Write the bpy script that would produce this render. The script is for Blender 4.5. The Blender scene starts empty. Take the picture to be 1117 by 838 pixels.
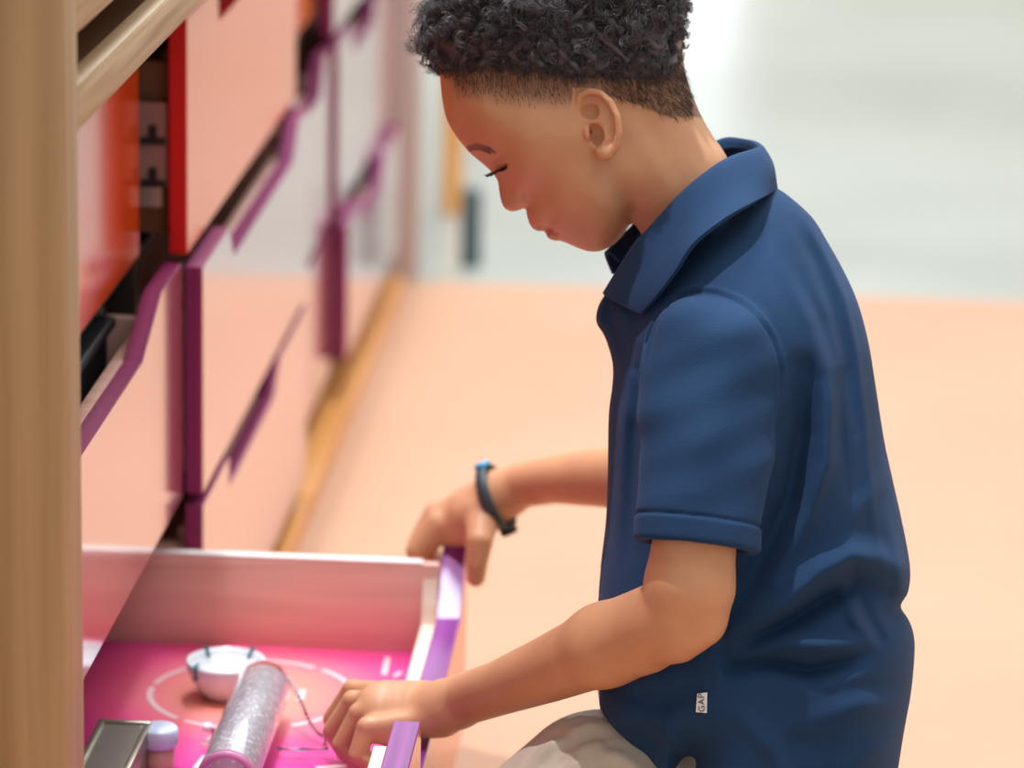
import bpy, bmesh, math, random
import numpy as np
from mathutils import Vector, Matrix, noise
random.seed(7); np.random.seed(7)
PI = math.pi
S = 0.80
# ------------------------------------------------------------------ camera frame
F = 4000.0; CX, CY = 558.5, 419.0; CH = 1.3
_Y = np.array([272., -1051., F]); _Y /= np.linalg.norm(_Y)
_Z = np.array([-314., 15142., F]); _Z -= _Z.dot(_Y)*_Y; _Z /= np.linalg.norm(_Z)
_X = np.cross(_Z, _Y)
if _X[0] < 0: _X = -_X
R = np.array([_X, _Y, -_Z]); C0 = np.array([0, 0, CH])
def at(x, y, ax, val):
    r = R @ np.array([(x-CX)/F, (y-CY)/F, 1.0]); t = (val-C0[ax])/r[ax]
    return C0 + r*t
def W(p):                     # points measured along the boy's own frame (x right, y down, z away) -> layout metres
    return np.asarray(p) @ R.T + C0
scene = bpy.context.scene
col = scene.collection
# ------------------------------------------------------------------ materials
def mat(name, base=(.8,.8,.8), rough=.5, metal=0, ior=1.5, coat=0, coat_rough=.1, trans=0, sss=0, sheen=0, emit=None, estr=0, coat_ior=1.5):
    m = bpy.data.materials.new(name); m.use_nodes = True
    b = m.node_tree.nodes['Principled BSDF']
    b.inputs['Base Color'].default_value = (*base, 1); b.inputs['Roughness'].default_value = rough
    b.inputs['Metallic'].default_value = metal; b.inputs['IOR'].default_value = ior
    b.inputs['Coat Weight'].default_value = coat; b.inputs['Coat Roughness'].default_value = coat_rough
    b.inputs['Coat IOR'].default_value = coat_ior
    b.inputs['Transmission Weight'].default_value = trans
    b.inputs['Sheen Weight'].default_value = sheen
    if sss:
        b.inputs['Subsurface Weight'].default_value = sss
        b.inputs['Subsurface Radius'].default_value = (.9,.35,.2); b.inputs['Subsurface Scale'].default_value = .006
    if emit: b.inputs['Emission Color'].default_value = (*emit,1); b.inputs['Emission Strength'].default_value = estr
    return m
def nt(m): return m.node_tree, m.node_tree.nodes['Principled BSDF']
def add_noise(m, c1, c2, scale=(5,5,5), nscale=1.0, detail=4, bump=0, bdist=.001, lo=.35, hi=.65, dist=0):
    t, b = nt(m); N = t.nodes
    tc = N.new('ShaderNodeTexCoord'); mp = N.new('ShaderNodeMapping'); mp.inputs['Scale'].default_value = scale
    nz = N.new('ShaderNodeTexNoise'); nz.inputs['Scale'].default_value = nscale; nz.inputs['Detail'].default_value = detail
    nz.inputs['Distortion'].default_value = dist
    rp = N.new('ShaderNodeValToRGB'); rp.color_ramp.elements[0].position = lo; rp.color_ramp.elements[1].position = hi
    rp.color_ramp.elements[0].color = (*c1,1); rp.color_ramp.elements[1].color = (*c2,1)
    L = t.links.new
    L(tc.outputs['Object'], mp.inputs['Vector']); L(mp.outputs[0], nz.inputs['Vector']); L(nz.outputs['Fac'], rp.inputs[0]); L(rp.outputs[0], b.inputs['Base Color'])
    if bump:
        bp = N.new('ShaderNodeBump'); bp.inputs['Strength'].default_value = bump; bp.inputs['Distance'].default_value = bdist
        L(nz.outputs['Fac'], bp.inputs['Height']); L(bp.outputs[0], b.inputs['Normal'])
    return m
oak_h = add_noise(mat('oak_lengthwise', rough=.55), (.46,.30,.16), (.64,.47,.29), scale=(60,2.6,90), nscale=1.4, detail=6, bump=.1, dist=.25)
oak_v = add_noise(mat('oak_upright', rough=.5), (.34,.195,.08), (.50,.31,.145), scale=(30,30,1.3), nscale=1.2, detail=5, bump=.1, dist=.5)
oak_x = add_noise(mat('birch_plywood', rough=.45), (.74,.43,.34), (.86,.56,.46), scale=(2.5,30,30), nscale=1.2, detail=4, dist=.8)
ply_edge = add_noise(mat('plywood_edge', rough=.5), (.72,.60,.42), (.88,.80,.64), scale=(6,60,60), nscale=1.0)
kerbm = add_noise(mat('orange_oak', rough=.4), (.74,.30,.07), (.88,.42,.12), scale=(30,2,30), nscale=1.3, detail=5)
purple = add_noise(mat('purple_stained_plywood', rough=.5, coat=.08, coat_rough=.3), (.21,.009,.085), (.33,.024,.14), scale=(160,1.5,1.5), nscale=1.0, detail=3)
redm = mat('red_stained_plywood', (.62,.004,.002), rough=.45)
def laminate(name, c, ior=1.9, cw=1):
    m = mat(name, c, rough=.17, ior=ior, coat=cw, coat_rough=.10, coat_ior=1.6)
    t, b = nt(m); N = t.nodes
    tc = N.new('ShaderNodeTexCoord'); mp = N.new('ShaderNodeMapping'); mp.inputs['Scale'].default_value = (1,260,14)
    nz = N.new('ShaderNodeTexNoise'); nz.inputs['Scale'].default_value = 1
    bp = N.new('ShaderNodeBump'); bp.inputs['Strength'].default_value = .06; bp.inputs['Distance'].default_value = .0004
    t.links.new(tc.outputs['Object'], mp.inputs[0]); t.links.new(mp.outputs[0], nz.inputs['Vector'])
    t.links.new(nz.outputs['Fac'], bp.inputs['Height']); t.links.new(bp.outputs[0], b.inputs['Normal'])
    return m
violet = add_noise(mat('blue_lit_stained_plywood', rough=.34, coat=.5, coat_rough=.25), (.19,.015,.20), (.31,.04,.32), scale=(160,1.5,1.5), nscale=1.0, detail=3)  # purple-stained edge with the bluish light on it put into the colour
lam_pink = laminate('pink_gloss_laminate', (.52,.12,.14))
lam_coral = laminate('coral_gloss_laminate', (1.0,.24,.05), 1.32, .08)
lam_red = laminate('orange_red_gloss_laminate', (.88,.085,.008), 1.45, .45)
darkin = mat('dark_carcass', (.045,.028,.02), rough=.7)
brownin = mat('brown_carcass', (.22,.09,.025), rough=.6)
dark_teal=None
black = mat('black_plastic', (.008,.008,.01), rough=.5)
steel = mat('slide_metal', (.55,.45,.42), rough=.4, metal=.6)
# ------------------------------------------------------------------ mesh helpers
def link_mesh(name, verts, faces, mats, parent=None, midx=None, smooth=False, origin=None, sharp=None):
    v = np.asarray(verts, dtype=float)*S
    o0 = np.zeros(3) if origin is None else np.asarray(origin, float)*S
    base = np.zeros(3)
    if parent is not None:
        base = np.array(parent['_o'])
        v = v-base
        me_loc = np.zeros(3)
    else:
        v = v-o0
    me = bpy.data.meshes.new(name); me.from_pydata(v.tolist(), [], faces if isinstance(faces, list) else faces.tolist())
    if not isinstance(mats, (list, tuple)): mats = [mats]
    for m in mats: me.materials.append(m)
    if midx is not None: me.polygons.foreach_set('material_index', np.asarray(midx, dtype=np.int32))
    if smooth: me.polygons.foreach_set('use_smooth', np.ones(len(me.polygons), dtype=bool))
    me.update()
    o = bpy.data.objects.new(name, me); col.objects.link(o)
    if parent is not None:
        o.parent = parent; o['_o'] = [float(a) for a in base]
    else:
        o.location = o0.tolist(); o['_o'] = o0.tolist()
    if sharp: 
        me.set_sharp_from_angle(angle=sharp)
    return o
def thing(name, label, cat, loc, group=None):
    o = bpy.data.objects.new(name, None); col.objects.link(o); o.empty_display_size = .05
    o.location = (np.array(loc)*S).tolist(); o['_o'] = (np.array(loc, float)*S).tolist()
    return tag(o, label, cat, group)
def tag(o, label=None, cat=None, group=None, kind=None):
    if label: o['label'] = label
    if cat: o['category'] = cat
    if group: o['group'] = group
    if kind: o['kind'] = kind
    return o
class MB:
    def __init__(s): s.v = []; s.f = []; s.m = []
    def add(s, v, f, m=0):
        n = len(s.v); s.v += [tuple(map(float, p)) for p in v]; s.f += [tuple(i+n for i in q) for q in f]
        s.m += ([m]*len(f) if isinstance(m, int) else list(m)); return s
    def box(s, x0, x1, y0, y1, z0, z1, bev=.0015, m=0):
        bm = bmesh.new(); bmesh.ops.create_cube(bm, size=1)
        for v in bm.verts: v.co = Vector(((x0+x1)/2+v.co.x*(x1-x0), (y0+y1)/2+v.co.y*(y1-y0), (z0+z1)/2+v.co.z*(z1-z0)))
        if bev: bmesh.ops.bevel(bm, geom=bm.edges[:], offset=min(bev, .3*min(abs(x1-x0), abs(y1-y0), abs(z1-z0))), segments=2, profile=.5, affect='EDGES')
        return s.bm(bm, m)
    def bm(s, bm, m=0):
        bm.verts.index_update(); v = [tuple(a.co) for a in bm.verts]; f = [tuple(a.index for a in q.verts) for q in bm.faces]
        bm.free(); return s.add(v, f, m)
    def prism_x(s, poly, x0, x1, bev=.001, mface=0, medge=1):
        # polygon given in (y,z), extruded along x; outer faces get mface, rim gets medge
        bm = bmesh.new(); a = [bm.verts.new((x0, p[0], p[1])) for p in poly]; b = [bm.verts.new((x1, p[0], p[1])) for p in poly]
        n = len(poly); bm.faces.new(a[::-1]); bm.faces.new(b)
        for i in range(n): bm.faces.new((a[i], a[(i+1) % n], b[(i+1) % n], b[i]))
        bmesh.ops.recalc_face_normals(bm, faces=bm.faces)
        if bev: bmesh.ops.bevel(bm, geom=[e for e in bm.edges], offset=bev, segments=1, affect='EDGES')
        bmesh.ops.recalc_face_normals(bm, faces=bm.faces); bm.normal_update()
        ms = [mface if abs(q.normal.x) > .9 else medge for q in bm.faces]
        bmesh.ops.triangulate(bm, faces=[q for q in bm.faces if len(q.verts) > 4]); bm.normal_update()
        ms = [mface if abs(q.normal.x) > .9 else medge for q in bm.faces]
        return s.bm(bm, ms)
    def tube(s, pts, r, n=10, m=0, cap=True, closed=False):
        pts = [np.array(p, float) for p in pts]; k = len(pts); rr = r if hasattr(r, '__len__') else [r]*k
        V = []; up = np.array([.13,.21,.97])
        for i in range(k):
            if closed: t = pts[(i+1) % k]-pts[i-1]
            else: t = pts[min(i+1, k-1)]-pts[max(i-1, 0)]
            t /= np.linalg.norm(t)+1e-12; a = np.cross(t, up)
            if np.linalg.norm(a) < .1: a = np.cross(t, [1, 0, 0])
            a /= np.linalg.norm(a); b = np.cross(t, a); up = b if abs(b.dot(up)) > .2 else up
            for j in range(n):
                q = 2*PI*j/n; V.append(pts[i]+rr[i]*(math.cos(q)*a+math.sin(q)*b))
        Fc = [(i*n+j, i*n+(j+1) % n, ((i+1) % k)*n+(j+1) % n, ((i+1) % k)*n+j) for i in range(k if closed else k-1) for j in range(n)]
        if cap and not closed: Fc += [tuple(range(n))[::-1], tuple((k-1)*n+j for j in range(n))]
        return s.add(V, Fc, m)
    def lathe(s, prof, c, axis=(0,0,1), n=48, m=0):
        ax = np.array(axis, float); ax /= np.linalg.norm(ax); a = np.cross(ax, [1,0,0] if abs(ax[0]) < .8 else [0,1,0]); a /= np.linalg.norm(a); b = np.cross(ax, a)
        V = [np.array(c)+h*ax+r*(math.cos(2*PI*j/n)*a+math.sin(2*PI*j/n)*b) for r, h in prof for j in range(n)]
        Fc = [(i*n+j, i*n+(j+1) % n, (i+1)*n+(j+1) % n, (i+1)*n+j) for i in range(len(prof)-1) for j in range(n)]
        return s.add(V, Fc, m)
    def build(s, name, mats, parent=None, smooth=False, origin=None, sharp=None):
        return link_mesh(name, s.v, s.f, mats, parent, s.m, smooth or bool(sharp), origin, sharp)
ZF = -0.12     # floor level
# ------------------------------------------------------------------ floors and far wall
carpet = add_noise(mat('peach_rubber_floor', rough=.6), (.545,.288,.165), (.575,.308,.180), scale=(1,1,1), nscale=3, detail=2)
conc = add_noise(mat('polished_concrete', rough=.24, ior=1.5), (.44,.44,.38), (.53,.53,.47), scale=(1,1,1), nscale=1.2, detail=3, dist=.4)
def structure(o): o['kind'] = 'structure'; return o
structure(MB().box(-3.2, 4.6, -1.5, 6.03, ZF-.03, ZF, .002).build('floor', carpet, origin=(0,2,ZF)))
structure(MB().box(-4.2, 6.6, -3.0, 17.6, ZF-.10, ZF-.03, 0).build('floor_concrete', conc, origin=(0,8,ZF-.1)))
wallm = add_noise(mat('far_wall_paint', rough=.8), (.52,.53,.47), (.60,.60,.55), nscale=.6)
structure(MB().box(-4.2, 6.6, 17.6, 17.7, ZF-.1, 4.2, 0).build('wall_back', wallm, origin=(0,17.6,ZF)))
winm = mat('daylit_window', (.9,.95,1), emit=(.86,.94,1.0), estr=2.3)
framem = mat('window_frame_paint', (.75,.75,.74), rough=.4)
for i, (x0, x1) in enumerate([(-.34, -.04), (-2.3,-1.9)]):  # the second one is added, unseen, to give the drawer panels a reflection
    fr = MB()
    z0, z1 = ZF+.0, 1.75
    fr.box(x0-.06, x0, 17.52, 17.6, z0, z1); fr.box(x1, x1+.06, 17.52, 17.6, z0, z1); fr.box(x0-.06, x1+.06, 17.52, 17.6, z1, z1+.06); fr.box(x0-.06, x1+.06, 17.52, 17.6, z0, z0+.05)
    w = structure(fr.build('window_%d' % (i+1), framem, origin=((x0+x1)/2, 17.55, z0)))
    MB().box(x0, x1, 17.57, 17.59, z0+.05, z1, 0).build('pane', winm, w)
# ------------------------------------------------------------------ drawer cabinets
TH = .019
def front_poly(y0, y1, z0, z1, notch):
    # notch: (ya, yb, yc, yd, depth): straight down ya->yb, floor, slope up yc->yd
    if notch is None: return [(y0,z0),(y1,z0),(y1,z1),(y0,z1)]
    ya, yb, yc, yd, dp = notch
    top = [(yd,z1),(yc,z1-dp),(yb,z1-dp),(ya,z1)]
    return [(y0,z0),(y1,z0),(y1,z1)]+top+[(y0,z1)]
def drawer(parent, xf, y0, y1, z0, z1, notch, lam, edge, depth=.40, th=TH, extra=None, boxtop=None, lower=0):
    g = .004
    b = MB(); xb = xf-th; ty = .014; bt = boxtop if boxtop is not None else z1-.055
    sb = z0+.02
    b.box(xb-depth, xb, y0+.03, y0+.03+ty, sb, bt); b.box(xb-depth, xb, y1-.03-ty, y1-.03, sb, bt)
    b.box(xb-depth, xb-depth+ty, y0+.044, y1-.044, sb, bt)
    b.box(xb-ty, xb, y0+.044, y1-.044, sb, (z1-notch[4]-.006) if notch else bt)
    b.box(xb-depth, xb, y0+.04, y1-.04, sb+.004, sb+.014, 0)
    d = b.build('drawer', oak_x if edge is not redm else brownin, parent, sharp=.6)
    MB().prism_x(front_poly(y0+g, y1-g, z0+g, z1-g, notch), xb, xf).build('front_panel', [lam, edge], d, sharp=.5)
    for yy in (y0+.018, y1-.03):
        sl = MB()
        sl.box(xb-depth, xb-.01, yy, yy+.011, sb+.03, sb+.075, .001)
        for k in range(7): sl.box(xb-.05-.05*k-.01, xb-.05-.05*k, yy-.001, yy+.012, sb+.045, sb+.060, 0, m=1)
        sl.build('slide_rail', [steel, black], d)
    return d
def cabinet(label, y0, y1, xback=-1.05, xfr=-.62):
    c = thing('drawer_cabinet', label, 'cabinet', (-.8, (y0+y1)/2, ZF), 'drawer cabinets in the row along the left')
    b = MB()
    b.box(xback, xback+.012, y0, y1, -.07, .80, 0)                       # back
    b.box(xback, xfr, y0, y0+.008, -.07, .80, 0); b.box(xback, xfr, y1-.008, y1, -.07, .80, 0)
    for z in (-.075, .178, .438, .715): b.box(xback, xfr, y0, y1, z, z+.008, 0)
    b.build('carcass', darkin, c)
    p = MB(); p.box(-.60, -.588, y0, y1, ZF, -.066, .001); p.build('plinth', brownin, c)
    k = MB(); k.box(-.588, -.545, y0, y1, ZF, ZF+.03, .002); k.build('kerb', kerbm, c)
    return c
# near cabinet
c1 = cabinet('nearest cabinet beside the wooden post, its bottom drawer pulled out by the boy', 2.895, 3.694)
drawer(c1, -.612, 2.895, 3.68, .447, .70, None, lam_red, redm)
drawer(c1, -.570, 2.895, 3.694, .183, .445, (2.98,2.99,3.44,3.56,.042), lam_pink, purple)
# second cabinet
c2 = cabinet('cabinet with coral top drawer and pink drawers, second from the post', 3.700, 4.628)
d2 = drawer(c2, -.566, 3.700, 4.628, .443, .70, (3.93,3.935,4.36,4.42,.04), lam_coral, redm)
drawer(c2, -.550, 3.700, 4.628, .183, .438, (3.90,3.94,4.47,4.53,.040), lam_pink, purple)
drawer(c2, -.550, 3.700, 4.628, -.060, .178, (3.90,3.905,4.29,4.35,.036), lam_pink, purple)
c3 = cabinet('narrow cabinet in the middle of the row, pink drawers under a red one', 4.636, 5.10)
drawer(c3, -.600, 4.636, 5.095, .475, .70, None, lam_coral, redm)
drawer(c3, -.572, 4.636, 5.095, .183, .438, (4.69,4.70,4.95,5.0,.045), lam_pink, purple)
drawer(c3, -.572, 4.636, 5.095, -.045, .178, None, lam_pink, purple)
c4 = cabinet('farthest drawer cabinet, blurred, near the end of the peach floor', 5.104, 5.93)
drawer(c4, -.565, 5.11, 5.92, .183, .438, (5.3,5.31,5.6,5.66,.045), lam_pink, purple)
drawer(c4, -.572, 5.11, 5.92, .442, .70, (5.3,5.31,5.6,5.66,.045), lam_pink, purple)
drawer(c4, -.549, 5.11, 5.92, -.030, .178, (5.3,5.31,5.6,5.66,.045), lam_pink, purple)
br = MB(); br.box(-.640,-.588,3.714,3.722,.515,.605,.001)
br.build('bracket', mat('pale_bracket',(.42,.24,.20),rough=.5), d2)
bk = MB()
for zz in (.522,.567):
    bk.box(-.607,-.599,3.711,3.715,zz-.006,zz+.014,0); bk.box(-.616,-.590,3.7105,3.7145,zz-.006,zz+.001,0)
bk.build('bracket_slots', black, d2)
# black bin and clip inside the half-open middle drawer
bb = MB(); bb.box(-.86,-.625,3.02,3.56,.225,.405,.006); bb.box(-.87,-.618,3.01,3.57,.40,.412,.004)
tag(bb.build('storage_bin', black, origin=(-.74,3.2,.225)), 'black bin sitting inside the pink middle drawer', 'bin')
mc = MB(); mc.tube([(-.64,3.60,.25),(-.64,3.60,.41),(-.65,3.62,.43),(-.66,3.64,.41)], .006, 8)
tag(mc.build('steel_hook', mat('bright_steel',(.8,.8,.82),rough=.3,metal=.9), smooth=True, origin=(-.64,3.6,.25)), 'small steel hook standing beside the black bin', 'hook')
# open bottom drawer of the near cabinet ---------------------------------------
XF = -.267; XI = -.292
od = MB(); y0, y1 = 2.895, 3.694
od.box(-.78, XI, y1-.054, y1-.042, .020, .139, .002)
od.box(-.78, XI, y0+.03, y0+.042, .020, .139, .002)
od.box(-.78, -.768, y0+.042, y1-.054, .020, .139, .002)
opend = od.build('drawer', oak_x, c1, sharp=.6)
MB().prism_x([(y0,-.055),(y1,-.055),(y1,.146),(y1-.012,.146),(3.612,.090),(3.16,.090),(3.150,.098),(3.146,.146),(y0,.146)], XI, XF).build('front_panel', [lam_coral, violet], opend, sharp=.5)
tg = MB(); tg.prism_x([(y0+.044,.02),(y1-.056,.02),(y1-.056,.125),(3.62,.078),(3.145,.078),(3.135,.125),(y0+.044,.125)], XI-.017, XI-.0005, .001, 0, 0)
tg.build('inner_board', ply_edge, opend, sharp=.5)
pale_edge = mat('pale_edging', (.88,.82,.76), rough=.35)
for ya_ in (y1-.0545, y0+.0295): MB().box(-.776, XI-.018, ya_, ya_+.013, .1385, .141, .0006).build('top_edging', pale_edge, opend)
# printed base
gm = bpy.data.materials.new('printed_drawer_base'); gm.use_nodes = True
t = gm.node_tree; N = t.nodes; b = N['Principled BSDF']; b.inputs['Roughness'].default_value = .22
cc = at(274, 757, 2, .041); ce = at(385, 757, 2, .041); rad = (ce[0]-cc[0])
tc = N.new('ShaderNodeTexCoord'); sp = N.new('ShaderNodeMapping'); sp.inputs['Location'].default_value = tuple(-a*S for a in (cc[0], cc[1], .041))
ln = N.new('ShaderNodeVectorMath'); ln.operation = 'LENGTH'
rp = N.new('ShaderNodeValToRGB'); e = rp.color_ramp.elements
e[0].position = 0; e[0].color = (1,.44,.26,1); e[1].position = 1; e[1].color = (.52,.010,.32,1)  # print colours; outer magenta also carries the shade of the drawer's left part
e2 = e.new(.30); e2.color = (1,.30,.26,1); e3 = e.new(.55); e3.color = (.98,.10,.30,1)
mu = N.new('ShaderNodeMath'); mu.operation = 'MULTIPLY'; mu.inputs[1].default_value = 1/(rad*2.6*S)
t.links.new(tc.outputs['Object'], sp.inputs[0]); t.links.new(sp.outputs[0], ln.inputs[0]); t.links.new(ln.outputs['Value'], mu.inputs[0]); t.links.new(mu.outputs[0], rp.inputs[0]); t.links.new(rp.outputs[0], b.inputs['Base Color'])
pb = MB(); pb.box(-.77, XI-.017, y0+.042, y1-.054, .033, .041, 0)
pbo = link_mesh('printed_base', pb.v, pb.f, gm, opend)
# object coords of the child mesh are relative to the cabinet's origin: move the mapping with it
off = np.array(opend['_o'])
sp.inputs['Location'].default_value = tuple(-(np.array([cc[0], cc[1], .041])*S-off))
wp = mat('white_print', (.95,.66,.66), rough=.4)
pr = MB(); rad_y = at(274,715,2,.041)[1]-cc[1]
segs = [(15,52),(58,100),(112,170),(176,232),(238,292),(300,352)]
for a0, a1 in segs:
    V = []; n = 14
    for i in range(n+1):
        a = math.radians(a0+(a1-a0)*i/n)
        for rr in (rad-.0030, rad+.0030): V.append((cc[0]+rr*math.cos(a), cc[1]+rr*1.0*math.sin(a), .0414))
    pr.add(V, [(2*i,2*i+1,2*i+3,2*i+2) for i in range(n)])
pr.build('printed_circle', wp, opend)
def stroke(p, q, w=.006):
    pr = MB()
    a = at(*p, 2, .0414)[:2]; b_ = at(*q, 2, .0414)[:2]; d = b_-a; d /= np.linalg.norm(d); nn = np.array([-d[1], d[0]])*w/2
    pr.add([(*(a+nn),.0414),(*(a-nn),.0414),(*(b_-nn),.0414),(*(b_+nn),.0414)], [(0,1,2,3)]); pr.build('printed_mark', wp, opend)
for p, q, w in [((423,717),(419,736),.006),((437,733),(430,738),.005),((330,752),(327,764),.008),((238,800),(222,812),.007),((226,824),(215,838),.009),((345,838),(390,834),.008),((236,758),(240,764),.004)]: stroke(p, q, w)

# ------------------------------------------------------------------ oak frame in front of the cabinets
fr = thing('oak_frame', 'oak frame whose broad post and slanting rails stand in front at left', 'frame', (-.57, 2.85, ZF))
MB().box(-.80, -.53, 2.808, 2.889, ZF, 1.25, .003).build('post', oak_v, fr, sharp=.6)
MB().box(-.548, -.53, 2.889, 6.03, .734, .772, .001).build('rail', oak_h, fr, sharp=.6)
MB().box(-.548, -.53, 2.889, 6.03, .814, 1.05, .001).build('upper_board', oak_h, fr, sharp=.6)
MB().box(-.90, -.548, 2.889, 6.03, .745, .757, .001).build('shelf_board', brownin, fr)
MB().box(-.74, -.73, 2.889, 6.03, .757, 1.05, .001).build('recess_board', brownin, fr)
MB().box(-.90, -.53, 2.80, 6.12, 1.05, 1.062, .001).build('top_board', oak_h, fr)
MB().box(-.60, -.53, 6.03, 6.11, ZF, 1.25, .003).build('far_post', mat('pale_pink_post',(.62,.50,.46),rough=.4), fr, sharp=.6)
# far blurred things at the end of the row
p = at(489, 250, 1, 6.7)
MB().box(p[0]-.017, p[0]+.020, 6.7, 6.76, ZF-.03, 1.2, .003)
fp = MB(); fp.box(p[0]-.014, p[0]+.022, 6.7, 6.76, ZF-.03, 1.2, .003)
tag(fp.build('wooden_upright', kerbm, origin=(p[0],6.73,ZF-.03)), 'narrow orange wooden upright behind the far end of the row', 'post')
p = at(513, 290, 2, ZF-.03)
q = at(513, 205, 1, p[1])
db = MB(); db.lathe([(.0,0),(.018,0),(.019,.005),(.019,q[2]-ZF+.02),(.014,q[2]-ZF+.03),(0,q[2]-ZF+.03)], (p[0], p[1], ZF-.03), n=24)
tag(db.build('queue_post', mat('dark_teal_paint',(.06,.09,.09),rough=.4), smooth=True, origin=(p[0],p[1],ZF-.03)), 'dark blurred post standing on the grey floor beside the wooden upright', 'post')
# ------------------------------------------------------------------ the boy, modelled as smooth implicit surfaces
def bp(x, y, d): return np.array([(x-CX)*d/F, (y-CY)*d/F, d])
def smin(a, b, k):
    h = np.clip(.5+.5*(b-a)/k, 0, 1); return b+(a-b)*h-k*h*(1-h)
class Chain:       # tapered, optionally flattened limb through joints
    def __init__(s, pts, rad, flat=None, px=True):
        s.p = [bp(*q) for q in pts] if px else [np.array(q, float) for q in pts]
        n = len(s.p)
        s.r = [(rad[i]*s.p[i][2]/F if px else rad[i]) for i in range(n)]
        s.flat = None
        if flat is not None: s.flat = (np.array(flat[0], float)/np.linalg.norm(flat[0]), flat[1])
        m = max(s.r)*(max(1, flat[1]) if flat else 1)
        P = np.array(s.p); s.lo = P.min(0)-m; s.hi = P.max(0)+m
    def __call__(s, X):
        out = None
        if len(s.p) == 1:
            q = X-s.p[0]
            if s.flat: q = q+(q@s.flat[0])[:, None]*s.flat[0]*(1/s.flat[1]-1)
            return np.linalg.norm(q, axis=1)-s.r[0]
        for a, b, ra, rb in zip(s.p[:-1], s.p[1:], s.r[:-1], s.r[1:]):
            ab = b-a; t = np.clip(((X-a)@ab)/(ab@ab), 0, 1)
            q = X-a-t[:, None]*ab
            if s.flat: q = q+(q@s.flat[0])[:, None]*s.flat[0]*(1/s.flat[1]-1)
            dd = np.linalg.norm(q, axis=1)-(ra+(rb-ra)*t)
            out = dd if out is None else np.minimum(out, dd)
        return out
class Ell:
    def __init__(s, c, rad, ang=0, tilt=0):     # radii px,px,metres ; ang rotates in the profile plane, tilt about the vertical
        s.c = bp(*c); s.r = np.array([rad[0]*c[2]/F, rad[1]*c[2]/F, rad[2]])
        ca, sa = math.cos(math.radians(ang)), math.sin(math.radians(ang)); ct, st = math.cos(math.radians(tilt)), math.sin(math.radians(tilt))
        s.M = np.array([[ct,0,st],[0,1,0],[-st,0,ct]]) @ np.array([[ca,sa,0],[-sa,ca,0],[0,0,1]])
        m = s.r.max(); s.lo = s.c-m; s.hi = s.c+m
    def __call__(s, X):
        q = (X-s.c)@s.M.T; k0 = np.linalg.norm(q/s.r, axis=1); k1 = np.linalg.norm(q/s.r**2, axis=1)
        return k0*(k0-1)/np.maximum(k1, 1e-9)
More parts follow.
